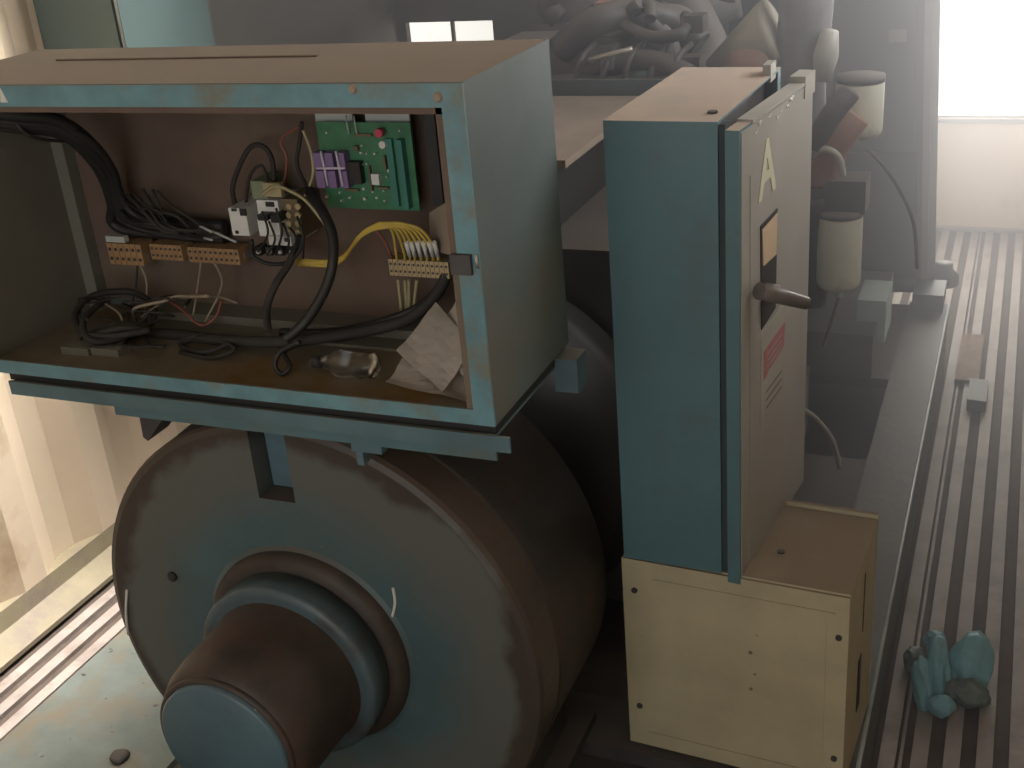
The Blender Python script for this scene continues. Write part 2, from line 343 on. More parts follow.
MB().lathe((AX, 1.002, AZ), ax, [(.102, 0), (.106, .004), (.105, .010), (.100, .011)], 64).build('cap_rim', 'rustbrown', al)
for pts in ([(393, 588), (395, 603), (392, 618)], [(127, 590), (126, 612), (128, 634)]):
    MB().tube([at(*p, 1.2175) for p in pts], .0022, 6).build('scratch', 'chip', al)
MB().tube([at(*p, .992) for p in [(214, 722), (221, 738), (228, 754)]], .0011, 6).build('scratch', 'chip', al)
c = at(172, 577, 1.216); MB().lathe(c, ax, [(0, -.004), (.008, -.004), (.008, .002), (.005, .003), (0, .002)], 16).build('plug', 'black', al)
for s in (-1, 1):      # feet along both sides
    x0 = AX + s * .235; b = MB()
    b.hexa([(x0 - .05, 1.24, .197), (x0 + .05, 1.24, .197), (x0 + .05, 1.52, .197), (x0 - .05, 1.52, .197), (x0 - .04, 1.24, .30), (x0 + .03, 1.24, .30), (x0 + .03, 1.52, .30), (x0 - .04, 1.52, .30)])
    b.box(x0 - .04, x0 + .085, 1.23, 1.56, .197, .215); b.bevel(.003).build('foot', 'dark', al)
# coupling housing behind the barrel
b = MB(); b.lathe((AX, 1.9, AZ), ax, [(0, 0), (.36, 0), (.33, .04), (.30, .1), (.28, .39), (0, .39)], 64); b.build('coupling_housing', 'black', al)

# ================================================================= OPEN CONTROL CABINET
cx0, cx1, cy0, cy1, cz0, cz1 = -1.378, -.554, 1.179, 1.443, .972, 1.386
cb = thing('control_cabinet', ((cx0 + cx1) / 2, (cy0 + cy1) / 2, cz0), 'wide open-fronted blue-green control cabinet full of wiring, on top of the round alternator', 'electrical cabinet')
T = .003
b = MB(); b.box(cx0, cx1, cy0, cy1, cz1 - T, cz1); b.box(cx1 - T, cx1, cy0, cy1, cz0, cz1 - T); b.box(cx0, cx0 + T, cy0, cy1, cz0, cz1 - T); b.box(cx0 + T, cx1 - T, cy1 - T, cy1, cz0, cz1 - T); b.box(cx0 + T, cx1 - T, cy0, cy1 - T, cz0, cz0 + T)
b.build('shell', 'teal_dusty', cb)
fw = .027
b = MB(); yy0, yy1 = cy0 - .004, cy0
b.box(cx0, cx1, yy0, yy1, cz1 - fw, cz1 - .001); b.box(cx0, cx1, yy0, yy1, cz0, cz0 + .02); b.box(cx0, cx0 + .012, yy0, yy1, cz0 + .02, cz1 - fw); b.box(cx1 - fw, cx1, yy0, yy1, cz0 + .02, cz1 - fw)
b.build('front_flange', 'teal_bright', cb)
b = MB(); L0, L1 = cy0, cy0 + .014
b.box(cx0 + fw, cx1 - fw, L0, L1, cz1 - fw, cz1 - fw + .002); b.box(cx1 - fw, cx1 - fw + .002, L0, L1, cz0 + .02, cz1 - fw); b.box(cx0 + .012, cx0 + .014, L0, L1, cz0 + .02, cz1 - fw)
b.box(cx1 - fw - .010, cx1 - fw, L0, L0 + .003, cz0 + .02, cz1 - fw); b.box(cx0 + fw, cx1 - fw, L0, L0 + .003, cz1 - fw - .008, cz1 - fw)
b.build('inner_lip', 'inner', cb)
MB().box(cx0 + .012, cx1 - .012, cy1 - T - .004, cy1 - T, cz0 + .02, cz1 - .01).build('back_plate', 'inner', cb)
MB().box(cx0 + T, cx0 + T + .003, cy0 + .004, cy1 - .01, cz0 + .003, cz1 - .004).build('side_lining', 'inner_side', cb)
MB().box(cx0 + .006, cx0 + .028, cy1 - .03, cy1 - .008, cz0 + .004, cz1 - .02).bevel(.002).build('corner_strut', 'inner_side', cb)
MB().box(cx0 + .006, cx1 - T, cy0 + .002, cy1 - T, cz0 + T, cz0 + T + .002).build('floor_lining', 'inner_floor', cb)
MB().box(cx0 + .16, cx1 - .03, cy1 - .055, cy1 - .008, cz0 + .005, cz0 + .022).box(cx0 + .16, cx1 - .2, cy1 - .09, cy1 - .055, cz0 + .005, cz0 + .009).bevel(.002).build('cable_ledge', 'inner_side', cb)
for p in ((353, 89), (438, 97)):
    c = at(*p, yy0); MB().cyl(c, c + ax * .004, .006, .004, 10).build('rusty_screw', 'dusty_brown', cb)
c = at(3, 96, yy0); MB().slab([c + Vector((-.006, 0, -.008)), c + Vector((.006, 0, -.008)), c + Vector((-.001, 0, .010))], .001).build('paint_chip', 'chip', cb)
c = at(463, 262, yy0); MB().box(c.x - .014, c.x + .012, yy0 - .006, yy0, c.z - .014, c.z + .010).bevel(.003).build('latch', 'dark', cb)
MB().tube([at(475, 255, yy0 - .004), at(478, 268, yy0 - .004)], .002, 6).build('latch_pin', 'steel', cb)
# dusty sheet ridge on the roof
MB().box(cx0 + .12, cx1 - .28, cy1 - .10, cy1 - .094, cz1, cz1 + .002).build('roof_seam', 'inner', cb)

# ---- tray that carries the cabinet
ct = thing('cabinet_tray', (-.93, 1.3, .935), 'narrow blue-green steel tray and channel carrying the open cabinet', 'support tray')
MB().box(-1.333, -.560, 1.182, 1.45, .950, .954).box(-1.333, -.538, 1.178, 1.182, .936, .957).build('tray_channel', 'tray', ct)
MB().box(-1.15, -.56, 1.183, 1.187, .920, .953).build('lower_strip', 'teal', ct)
b = MB(); b.box(-1.34, -.560, 1.19, 1.44, .954, .9715); b.build('gap_shade_fill', 'black', ct)  # black slab stands in for the shaded gap under the cabinet
p = at(352, 436, 1.19)
MB().box(p.x, p.x + .045, 1.184, 1.20, .908, .9195).box(p.x + .006, p.x + .016, 1.184, 1.2, .888, .908).build('bolt_tab', 'bluegrey', ct)
P_ = [at(143, 437, 1.25), at(148, 441, 1.25), at(186, 409, 1.25), at(138, 404, 1.25)]; P_[2].z = P_[3].z = .934
MB().slab(P_, -.05).build('support_block', 'dark', ct)
MB().box(-.562, -.528, 1.40, 1.44, .915, .965).bevel(.003).build('rear_bracket', 'bluegrey', ct)
MB().box(-1.24, -1.20, 1.22, 1.30, .925, .953).build('under_tab', 'teal', ct)
for x in (-1.1, -.72):
    MB().box(x - .06, x + .06, 1.30, 1.44, .885, .936).build('riser', 'dark', ct)

# ---- circuit board
YB = 1.395
c00, c11 = at(315.5, 122, YB), at(420, 211, YB)
X0, X1, Z1, Z0 = c00.x, c11.x, c00.z, c11.z
bd = thing('circuit_board', ((X0 + X1) / 2, YB, Z0), 'green circuit board with purple capacitors at the upper right of the open cabinet', 'circuit board')
MB().box(X0, X1, YB, YB + .003, Z0, Z1).build('board', 'pcb', bd)
def bl(px, py): p = at(px, py, YB); return p.x, p.z
def chip(name, m, x0, y0, x1, y1, h, bev=0, par=None):
    a, c = bl(x0, y0), bl(x1, y1); b_ = MB().box(a[0], c[0], YB - h, YB, c[1], a[1])
    if bev: b_.bevel(bev)
    return b_.build(name, m, par or bd)
w0, w1 = at(315, 110, YB + .012), at(411, 126, YB + .012)
MB().box(w0.x, at(352, 110, YB + .012).x, YB + .01, YB + .014, w1.z, w0.z).box(at(365, 110, YB + .012).x, w1.x, YB + .01, YB + .014, w1.z, w0.z).box(w0.x, w1.x, YB + .012, YB + .014, w1.z - .05, w1.z).build('mounting_plate', 'offwhite', bd)
for i in range(2):
    for j in range(3): chip('capacitor', 'purple', 318 + 11.5 * j + i * 3, 150 + 18 * i, 328.5 + 11.5 * j + i * 3, 167 + 18 * i, .016, .003)
for a_, c_ in (((321, 151), (328, 186)), ((336, 151), (343, 186)), ((317, 168), (345, 168))):
    MB().tube([at(*a_, YB - .0175), at(*c_, YB - .0175)], .0021, 4, smooth=False).build('tape', 'lilac', bd)
chip('relay', 'black', 350, 160, 366, 182, .012, .002); chip('socket', 'white', 374, 172, 383, 183, .010, .001)
c = at(381, 132, YB - .006); MB().cyl(c, c + ax * .008, .006, n=12).build('indicator', 'red', bd)
c = at(384, 144, YB - .004); MB().cyl(c, c + ax * .006, .006, .005, 12).build('buzzer', 'white', bd)
chip('terminal_strip', 'pcb2', 399, 138, 413, 207, .012, .002); chip('terminal_edge', 'pcb2', 393, 138, 395, 205, .006)
for (x, y) in ((328, 132), (401, 130), (328, 196), (341, 192), (343, 200), (351, 197), (363, 145), (362, 152), (368, 153), (376, 153), (363, 164), (368, 163), (356, 178), (365, 188), (374, 191), (385, 190), (378, 197), (366, 198), (409, 206), (386, 200), (390, 170), (388, 176)):
    s = random.uniform(.7, 1.3); chip('component', 'white', x - s, y - s, x + s, y + s, .005)
for x0, y0, x1, y1, h in ((355, 133, 373, 136, .004), (371, 165, 373, 190, .006), (385, 155, 389, 168, .008), (346, 188, 360, 191, .004), (355, 145, 360, 150, .006), (378, 186, 390, 188, .006)):
    chip('module', 'relaybrown', x0, y0, x1, y1, h)
for x in (346, 354): MB().tube([at(x, 116, YB - .002), at(x + 1, 124, YB - .010), at(x + 3, 134, YB - .003)], .0012, 5).build('jumper_wire', 'offwhite', bd)
# black block standing in for the dark gap beside the board
p0, p1 = at(418, 108, 1.40), at(441, 206, 1.40)
tag(MB().box(p0.x + .006, p1.x + .004, 1.40, 1.434, p1.z, p0.z + .01).bevel(.002).build('dark_gap_block', 'black'), 'plain black block for the dark gap between the green board and the cabinet edge', 'case')
p = [at(429, 213, 1.41), at(445, 203, 1.37), at(456, 212, 1.34), at(462, 258, 1.34), at(430, 250, 1.40)]
tag(MB().slab(p, .0015).build('cardboard_piece', 'dusty_brown'), 'scrap of brown card tucked below the black block in the cabinet', 'card')

# ---- contactors and relay
def pbox(mb, x0, y0, x1, y1, Y, d, mi=0):
    a, c = at(x0, y0, Y), at(x1, y1, Y); return mb.box(a.x, c.x, Y, Y + d, c.z, a.z, mi)
r1 = thing('timer_relay', tuple(at(240, 237, 1.36)), 'small white timer relay with two dark sockets, left of the contactor', 'relay')
pbox(MB(), 228, 208, 250, 236, 1.36, .07).bevel(.002).build('body', 'white', r1)
for x0, y0, x1, y1 in ((231, 209, 236, 211.5), (239, 209, 246, 216), (235, 231, 238, 234)): pbox(MB(), x0, y0, x1, y1, 1.3575, .003).build('socket', 'black', r1)
r2 = thing('contactor', tuple(at(270, 246, 1.36)), 'stepped white contactor with brown terminal block, in the middle of the cabinet back', 'contactor')
b = MB(); pbox(b, 256, 200, 280, 217, 1.37, .06); pbox(b, 257, 219, 281, 237, 1.355, .07); pbox(b, 268, 236, 292, 246, 1.35, .07); b.bevel(.002).build('body', 'white', r2)
b = MB(); pbox(b, 257, 215, 268, 221, 1.352, .03); b.build('arc_chute', 'black', r2)
for q_ in ((270, 215, 279, 223, 1.352, .03), (284, 238, 289, 242, 1.348, .01), (265, 202, 274, 207, 1.368, .005)): pbox(MB(), *q_).build('arc_chute', 'black', r2)
b = MB(); pbox(b, 281, 199, 303, 238, 1.375, .06); b.bevel(.002).build('terminal_block', 'relaybrown', r2)
for i in range(4):
    for j in range(2): c = at(290 + j * 9, 206 + 8.5 * i, 1.375); MB().cyl(c, c + ax * .004, .0045, n=8).build('terminal_screw', 'termbeige', r2)
for i in range(4): pbox(MB(), 254 + 11 * i, 247, 261 + 11 * i, 256, 1.36, .02).bevel(.002).build('lower_terminal', 'blackdust', r2); pbox(MB(), 256 + 11 * i, 251, 259 + 11 * i, 254, 1.356, .006).build('lug', 'white', r2)
b = MB(); pbox(b, 250, 181, 268, 199, 1.38, .05); tag(b.bevel(.002).build('interface_relay', 'relaygreen'), 'grey-green cube relay directly above the white contactor', 'relay')
b = MB(); pbox(b, 262, 183, 282, 197, 1.372, .008); tag(b.bevel(.001).build('wire_clip', 'paleyellow'), 'pale yellow wire clip over the contactor', 'clip')
# ---- terminal rails
def termrail(nm, x0, x1, y0, y1, Y, n, m, label):
    t = thing(nm, tuple(at((x0 + x1) / 2, y1, Y)), label, 'terminal block')
    a, c = at(x0, y0, Y), at(x1, y1, Y); w = (c.x - a.x) / n
    for i in range(n):
        MB().box(a.x + i * w, a.x + (i + .9) * w, Y, Y + .03, c.z, a.z).build('terminal', m, t)
    b = MB(); b.box(a.x, c.x, Y + .012, Y + .036, c.z + .004, c.z + .014); b.build('mounting_rail', 'steel', t)
    for i in range(n):
        for zz in (.28, .72):
            p = Vector((a.x + (i + .45) * w, Y, c.z + (a.z - c.z) * zz)); MB().cyl(p + Vector((0, .001, 0)), p + ax * .0008, w * .26, n=8).build('screw', 'dark', t)
    return t
termrail('terminal_row', 106, 145, 243, 266, 1.385, 6, 'terminal', 'short orange-brown terminal row at the far left of the cabinet')
termrail('terminal_row', 149, 184, 244, 261, 1.39, 7, 'terminal', 'middle orange-brown terminal row, left of the dark gap')
termrail('terminal_row', 187, 241, 247, 265, 1.39, 10, 'terminal', 'longest orange-brown terminal row, below the white timer relay')
tb2 = termrail('terminal_strip', 388, 450, 259, 279, 1.385, 13, 'termbeige', 'beige terminal strip fed by yellow wires at the cabinet right')
b = MB(); pbox(b, 105, 236, 125, 243, 1.383, .01); tag(b.build('marker_tag', 'offwhite'), 'pale marker tags on top of the far left terminal row', 'tag')
# ---- wires
def wire(pts, Y, r, m, nm='wire', lab='', grp=None, n=7):
    P = []
    for i, p in enumerate(pts): P.append(at(p[0], p[1], p[2] if len(p) > 2 else Y))
    return tag(MB().tube(P, r, n).build(nm, m), lab, 'wire' if 'wire' in nm else 'cable', grp)
ends = [396, 404, 409, 414, 420, 426, 432, 437]
for i, ex in enumerate(ends):
    wire([(296 + i, 260 + (i % 4) * 1.6, 1.37 - .002 * (i % 3)), (338, 259 + (i % 4) * 1.5, 1.37), (362, 236 - i % 4, 1.36), (380 + i * 2, 223 + (i % 3) * 2, 1.355), (392 + i * 4, 231 - i * .3, 1.36), (ex, 252, 1.375), (ex + 1, 260, 1.384)], 0, .0022, 'yellow', 'yellow_wire', 'yellow wire arching over to the beige terminal strip', 'yellow wires arching to the beige terminal strip')
for i, ex in enumerate(ends[2:]):
    tag(MB().tube([at(ex - 3, 242, 1.366), at(ex + 1, 256, 1.378)], .0032, 7, smooth=False).build('wire_sleeve', 'white'), 'white sleeve on a yellow wire just above the beige terminal strip', 'sleeve', 'white sleeves above the beige terminal strip')
wire([(372, 226, 1.37), (384, 240, 1.375), (392, 258, 1.386)], 0, .0022, 'redwire', 'red_wire', 'dull red wire beside the yellow bunch at the beige strip')
for x, s in ((398, 4), (405, 2), (409, 0), (417, -4)):
    wire([(x, 280, 1.386), (x + s * .6, 300, 1.39), (x + s, 322, 1.40)], 0, .0024, 'paleyellow', 'yellow_wire', 'pale yellow wire dropping below the beige terminal strip', 'pale wires dropping below the beige strip')
wire([(262, 195), (275, 186), (292, 192), (305, 200), (318, 215), (328, 229)], 1.35, .0024, 'paleyellow', 'yellow_wire', 'long pale yellow-green wire crossing from the contactor to the black loop')
wire([(303, 130), (311, 152), (313, 175), (305, 196)], 1.38, .0022, 'paleyellow', 'yellow_wire', 'curved yellow wire at the left edge of the green board')
wire([(302, 122), (300, 140), (297, 165), (308, 190), (314, 214)], 1.39, .003, 'blackdust', 'cable', 'thin black cable hanging left of the green board')
wire([(245, 210), (250, 176), (262, 166), (268, 185)], 1.39, .0024, 'blackdust', 'cable', 'short black cable arch over the contactor, its narrower loop')
wire([(236, 208), (233, 185), (248, 150), (262, 146), (272, 160), (275, 195)], 1.395, .0038, 'blackdust', 'cable', 'taller black cable arch above the grey-green relay')
wire([(282, 196), (287, 160), (281, 140), (300, 126)], 1.40, .002, 'redwire', 'red_wire', 'thin red-brown wire rising left of the circuit board')
wire([(252, 240), (253, 256), (270, 264), (288, 262), (300, 250), (303, 236)], 1.345, .003, 'black', 'cable', 'black cable looping just under the contactor')
wire([(308, 190, 1.38), (324, 214, 1.34), (333, 238, 1.32), (332, 268, 1.30), (322, 296, 1.29), (305, 322, 1.28), (285, 340, 1.26)], 0, .0072, 'black', 'cable', 'thick black cable curving down through the cabinet centre')
wire([(300, 236, 1.37), (290, 262, 1.34), (276, 284, 1.31), (267, 308, 1.29), (268, 332, 1.26)], 0, .0055, 'blackdust', 'cable', 'second thick black cable left of the centre curve')
wire([(450, 262, 1.40), (438, 292, 1.38), (410, 318, 1.36), (370, 330, 1.34), (320, 338, 1.31), (270, 342, 1.29), (220, 340, 1.31), (170, 334, 1.33), (120, 334, 1.34)], 0, .0085, 'blackdust', 'cable', 'thick black cable bundle lying along the cabinet floor to the right corner')
wire([(440, 285, 1.40), (420, 306, 1.38), (380, 322, 1.36), (330, 332, 1.35), (280, 332, 1.33)], 0, .006, 'black', 'cable', 'black cable lying behind the floor bundle')
wire([(300, 342, 1.25), (280, 352, 1.25), (275, 366, 1.24), (282, 374, 1.24), (290, 366, 1.25), (284, 352, 1.27), (300, 344, 1.30)], 0, .0035, 'black', 'cable', 'small black cable curl near the front of the cabinet floor')
wire([(230, 343, 1.30), (205, 352, 1.28), (180, 345, 1.30), (205, 338, 1.32), (235, 348, 1.28), (210, 358, 1.27), (180, 352, 1.28)], 0, .0035, 'blackdust', 'cable', 'flat black cable coils on the cabinet floor, centre left')
wire([(150, 330, 1.30), (112, 336, 1.27), (82, 332, 1.26), (76, 312, 1.30), (95, 295, 1.35), (130, 292, 1.38), (150, 302, 1.37), (152, 322, 1.33), (120, 338, 1.28), (90, 340, 1.25), (84, 320, 1.28), (104, 300, 1.34)], 0, .0052, 'blackdust', 'cable', 'coiled black cable in the left corner of the cabinet')
wire([(85, 338, 1.26), (120, 328, 1.28), (150, 330, 1.31)], 0, .0045, 'blackdust', 'cable', 'dusty cable end lying across the left coil')
for i, (dx, dy, r) in enumerate(((0, 0, .010), (3, 7, .009), (-4, 10, .008), (6, 4, .007), (2, 14, .006))):
    wire([(-12, 112 + dy, 1.22), (20, 116 + dy, 1.25), (55, 120 + dy, 1.29), (85 + dx, 138 + dy, 1.33), (106 + dx, 165 + dy, 1.37), (116 + dx, 195 + dy, 1.39), (124 + dx * 3, 216 + dy * .6, 1.40), (160 + dx * 6, 222 + dy, 1.405), (225, 226 + dy, 1.41)], 0, r, 'black', 'cable', 'black cable of the thick bunch sweeping in at the upper left of the cabinet', 'black cables sweeping in at the upper left')
wire([(12, 118, 1.24), (30, 136, 1.25), (60, 141, 1.29), (80, 138, 1.33)], 0, .0025, 'black', 'cable', 'thin black cable sagging below the upper left bunch')
for x, x2, x3, m in ((137, 132, 128, 'blackdust'), (139, 143, 143, 'tanwire'), (201, 194, 192, 'tanwire'), (214, 218, 205, 'tanwire')):
    wire([(x, 262, 1.388), (x2 + 4, 285, 1.385), (x3, 322, 1.36)], 0, .0018, m, 'thin_wire', {137: 'thin dark wire under the far left terminal row', 139: 'thin tan wire under the far left terminal row', 201: 'straight pale tan wire under the longest terminal row', 214: 'bowed tan wire under the longest terminal row'}[x])
wire([(160, 296, 1.37), (180, 308, 1.36), (200, 325, 1.35), (215, 318, 1.36), (222, 300, 1.38)], 0, .0022, 'redwire', 'red_wire', 'red-brown wire hanging in a loose loop above the floor bundle')
wire([(104, 303, 1.34), (118, 312, 1.31), (122, 320, 1.30)], 0, .002, 'tanwire', 'thin_wire', 'short tan wire end over the left cable coil')
for a_, c_, e_ in (((200, 226), (212, 232), 'upper'), ((212, 231), (236, 242), 'middle'), ((204, 238), (212, 240), 'lower')):
    tag(MB().tube([at(*a_, 1.375), at(*c_, 1.37)], .0019, 6, smooth=False).build('wire_sleeve', 'offwhite'), f'{e_} pale wire sleeve left of the white timer relay', 'sleeve')
for p0_, p1_, e_ in (((72, 343), (88, 352), 'left'), ((100, 344), (118, 353), 'right')):
    a_, c_ = atz(*p0_, cz0 + .012), atz(*p1_, cz0 + .012)
    tag(MB().box(a_.x, c_.x, min(a_.y, c_.y), max(a_.y, c_.y) + .004, cz0 + .005, cz0 + .016).bevel(.002).build('floor_clip', 'inner_side'), f'grey-green clip on the cabinet floor below the coil, {e_} one of two', 'clip')

rn = random.Random(3)
for i in range(12):    # loose strands tangled over the left coil and the floor bundle
    x0 = rn.uniform(82, 150); y0 = rn.uniform(298, 334); P = [(x0, y0, rn.uniform(1.27, 1.37))]
    for k_ in range(4): P.append((min(238, max(80, P[-1][0] + rn.uniform(-28, 46))), min(346, max(296, P[-1][1] + rn.uniform(-17, 17))), rn.uniform(1.27, 1.37)))
    P = [(a_, e_, min(Y_, 1.40 - max(0, (e_ - 322)) * .006)) for a_, e_, Y_ in P]
    wire(P, 0, rn.uniform(.0013, .0026), rn.choice(['black', 'blackdust', 'blackdust', 'tanwire']), 'thin_wire', 'loose strand in the wire tangle at the lower left of the cabinet', 'loose strands in the lower left wire tangle')
for i in range(9):
    x0 = 118 + i * 5; P = [(x0, 196 + rn.uniform(-8, 14), 1.39), (x0 + 14, 214 + rn.uniform(-9, 9), 1.375), (x0 + 34, 222 + rn.uniform(-12, 12), 1.37), (x0 + 52, 236 + rn.uniform(-8, 4), 1.385)]
    wire(P, 0, rn.uniform(.0016, .0035), rn.choice(['black', 'blackdust']), 'thin_wire', 'dark strand in the clutter above the orange-brown terminal rows', 'dark strands above the terminal rows')
for i in range(6):
    P = [(262 + i * 7, 212 + rn.uniform(-6, 22), 1.345), (268 + i * 7, 236 + rn.uniform(-8, 8), 1.335), (258 + i * 9, 256 + rn.uniform(-6, 6), 1.345)]
    wire(P, 0, .0017, 'black', 'thin_wire', 'thin black wire plugged into the contactor front', 'thin black wires on the contactor front')
# ---- papers and the crumpled bottle
zf = cz0 + .0065
def sheet(name, pix, label, mtl='paper'):
    b = MB(); P = [at(*p) for p in pix]; c = sum(P, Vector()) / len(P); n = 9
    a0, a1, a2, a3 = P
    vs = [[None] * (n + 1) for _ in range(n + 1)]
    for i in range(n + 1):
        for j in range(n + 1):
            u, v = i / n, j / n; p = a0.lerp(a1, u).lerp(a3.lerp(a2, u), v)
            nn = (a1 - a0).cross(a3 - a0).normalized(); p = p + nn * (.004 * math.sin(u * 5 + v * 3) * math.sin(v * 4 + 1) + .0015 * random.random()); vs[i][j] = b.bm.verts.new(p)
    for i in range(n):
        for j in range(n): b.bm.faces.new([vs[i][j], vs[i + 1][j], vs[i + 1][j + 1], vs[i][j + 1]])
    geom = bmesh.ops.solidify(b.bm, geom=list(b.bm.faces), thickness=.0012)
    return tag(b.build(name, mtl), label, 'paper')
sheet('paper_sheet', [(385, 381, 1.245), (404, 358, 1.30), (470, 372, 1.29), (470, 403, 1.215)], 'lower cream paper sheet lying on the cabinet floor at the right corner')
sheet('paper_sheet', [(396, 350, 1.262), (436, 303, 1.345), (474, 345, 1.275), (442, 392, 1.228)], 'upper creased cream paper leaning over the lower sheet')
sheet('paper_sheet', [(440, 318, 1.325), (461, 298, 1.345), (478, 345, 1.28), (462, 376, 1.25)], 'rear folded paper tucked behind the upper cream sheet')
bt = MB(); p0 = atz(318, 362, zf + .018); p1 = atz(372, 366, zf + .018)
bt.lathe(p0, p1 - p0, [(0, 0), (.007, 0), (.008, .012), (.009, .016), (.018, .03), (.019, .045), (.016, .055), (.019, .065), (.016, .074), (.018, .082), (.012, .088), (0, .086)], 20).jitter(.004, 60)
bo = bt.build('plastic_bottle', 'plastic'); tag(bo, 'small crumpled clear plastic bottle lying on the stained cabinet floor', 'bottle')
d = (p1 - p0).normalized(); MB().cyl(p0 - d * .008, p0 + d * .006, .0085, n=14).build('bottle_cap', 'blackdust', bo)

# ================================================================= CREAM JUNCTION BOX AND TALL BLUE BOX
def local(root):
    m = WM[root.name]
    return m
jb = thing('junction_box', (-.515, 1.516, .203), 'cream metal junction box under the tall blue box, screws at its corners', 'junction box', R(-3.007))
m = local(jb); w, d_, h = .352, .226, .376
def lb(root, x0, x1, y0, y1, z0, z1, bev=0, mb=None):
    b_ = mb or MB(); b2 = MB().box(x0, x1, y0, y1, z0, z1)
    if bev: b2.bevel(bev)
    b2.bm.transform(WM[root.name]); me = bpy.data.meshes.new('t'); b2.bm.to_mesh(me); b2.bm.free(); b_.bm.from_mesh(me); bpy.data.meshes.remove(me); return b_
jc = lb(jb, 0, w, .004, d_, 0, h, .003).build('case', 'beige', jb)
fp = lb(jb, -.002, w + .0, -.001, .0035, .004, h - .003, .0012).build('front_cover', 'beige', jb)
b = lb(jb, .03, w - .03, -.0022, -.001, .032, .034); lb(jb, .05, w - .02, -.0022, -.001, h - .035, h - .033, mb=b); lb(jb, w - .034, w - .032, -.0022, -.001, .034, h - .035, mb=b); b.build('pressed_edge', 'beige', fp)
lb(jb, -.002, w + .001, d_, d_ + .008, 0, h + .007, .002).build('rear_flange', 'beige', jb)
for x, z in ((.018, h - .06), (.018, .085), (w - .014, h - .075), (w - .014, .07)):
    c = m @ Vector((x, 0, z)); n_ = m.to_3x3() @ Vector((0, -1, 0)); MB().cyl(c, c + n_ * .004, .005, n=10).build('screw', 'dark', fp)
for x, z, r in ((.205, .24, .0035), (.212, .20, .002), (.206, .17, .003), (.215, .275, .0015)):
    c = m @ Vector((x, 0, z)); n_ = m.to_3x3() @ Vector((0, -1, 0)); MB().cyl(c, c + n_ * .0016, r, n=8).build('fleck', 'rusty', fp)
c = m @ Vector((.23, .085, h)); MB().cyl(c, c + Vector((0, 0, .002)), .006, n=10).build('screw', 'dark', jb)
b = lb(jb, w - .001, w + .0012, .10, .125, .085, .185, .0); b.build('side_slot', 'black', jc)
b = lb(jb, w - .001, w + .001, .125, .130, .225, .335); b.build('side_seam', 'blackdust', jc)

tb = thing('starter_panel_box', (-.511, 1.512, .580), 'tall narrow blue-green steel box with a door ajar, standing on the cream junction box', 'electrical box', R(-2.013))
m = WM[tb.name]; w, d_, h = .156, .365, .688
b = lb(tb, 0, w, 0, .003, 0, h); lb(tb, 0, .003, .003, d_, 0, h, mb=b); lb(tb, .003, w, d_ - .003, d_, 0, h, mb=b); lb(tb, .003, w, .003, d_ - .003, 0, .003, mb=b); lb(tb, .003, w, .003, d_ - .003, h - .003, h, mb=b)
lb(tb, w - .003, w, .003, .02, .003, h - .003, mb=b); lb(tb, w - .003, w, d_ - .02, d_ - .003, .003, h - .003, mb=b)
b.build('shell', 'boxpaint', tb)
lb(tb, w + .0005, w + .009, .004, .022, .004, h - .004).build('gasket', 'gasket', tb)
lb(tb, .02, w - .02, .02, d_ - .02, .02, h - .02).build('inner_chassis', 'dark', tb)
c = m @ Vector((w - .02, .05, h)); MB().cyl(c, c + Vector((0, 0, .003)), .007, n=10).build('roof_plug', 'dark', tb)
c = m @ Vector((w - .006, d_ - .05, h)); MB().box(c.x - .006, c.x + .006, c.y - .02, c.y + .02, c.z - .01, c.z + .016).bevel(.002).build('roof_lug', 'radframe', tb)
# door, hinged at the near edge and ajar at the far edge
dm = m @ Matrix.Translation((w + .010, -.002, -.012)) @ Matrix.Rotation(R(-4.6), 4, 'Z')
DL, DH, DT = .335, .690, .019
def dbox(x0, x1, y0, y1, z0, z1, bev=0, mb=None):
    b_ = mb or MB(); b2 = MB().box(x0, x1, y0, y1, z0, z1)
    if bev: b2.bevel(bev)
    b2.bm.transform(dm); me = bpy.data.meshes.new('t'); b2.bm.to_mesh(me); b2.bm.free(); b_.bm.from_mesh(me); bpy.data.meshes.remove(me); return b_
dr_ = dbox(0, DT, 0, DL, 0, DH, .0015).build('door', 'boxpaint', tb)
dbox(DT - .0002, DT + .0012, .006, DL - .003, .004, DH - .004).build('door_face', 'door', dr_)
b = dbox(-.001, DT + .002, .05, DL + .001, DH - .002, DH + .003, .001); dbox(-.002, DT + .003, DL - .05, DL + .002, DH - .02, DH + .012, .002, mb=b); b.build('bent_top_edge', 'radframe', dr_)
dbox(DT, DT + .002, .04, .043, .01, DH * .9).build('edge_wear', 'door', dr_)
def dpix(px, py):      # point of the door's outer face seen at a pixel, in door coordinates (y, z)
    o = dm @ Vector((DT + .0012, 0, 0)); n_ = dm.to_3x3() @ Vector((1, 0, 0)); r = ray(px, py); t = (o - CAM).dot(n_) / r.dot(n_)
    q_ = dm.inverted() @ (CAM + r * t); return q_.y, q_.z
def dpoly(pix, h_, name, mtl, par=dr_, lift=0.):
    P = [dm @ Vector((DT + .0012 + lift, *dpix(*p))) for p in pix]
    b_ = MB(); n_ = dm.to_3x3() @ Vector((1, 0, 0)); a = [b_.bm.verts.new(p) for p in P]; c = [b_.bm.verts.new(p + n_ * h_) for p in P]
    b_.bm.faces.new(a); b_.bm.faces.new(c)
    for i in range(len(P)): j = (i + 1) % len(P); b_.bm.faces.new([a[i], a[j], c[j], c[i]])
    return b_.build(name, mtl, par)
dpoly([(760, 226), (777, 208), (775, 308), (761, 330)], .0012, 'switch_recess', 'black')
dpoly([(761, 230), (776, 213), (775, 254), (762, 266)], .0012, 'upper_sticker', 'labelcream', lift=.0013)
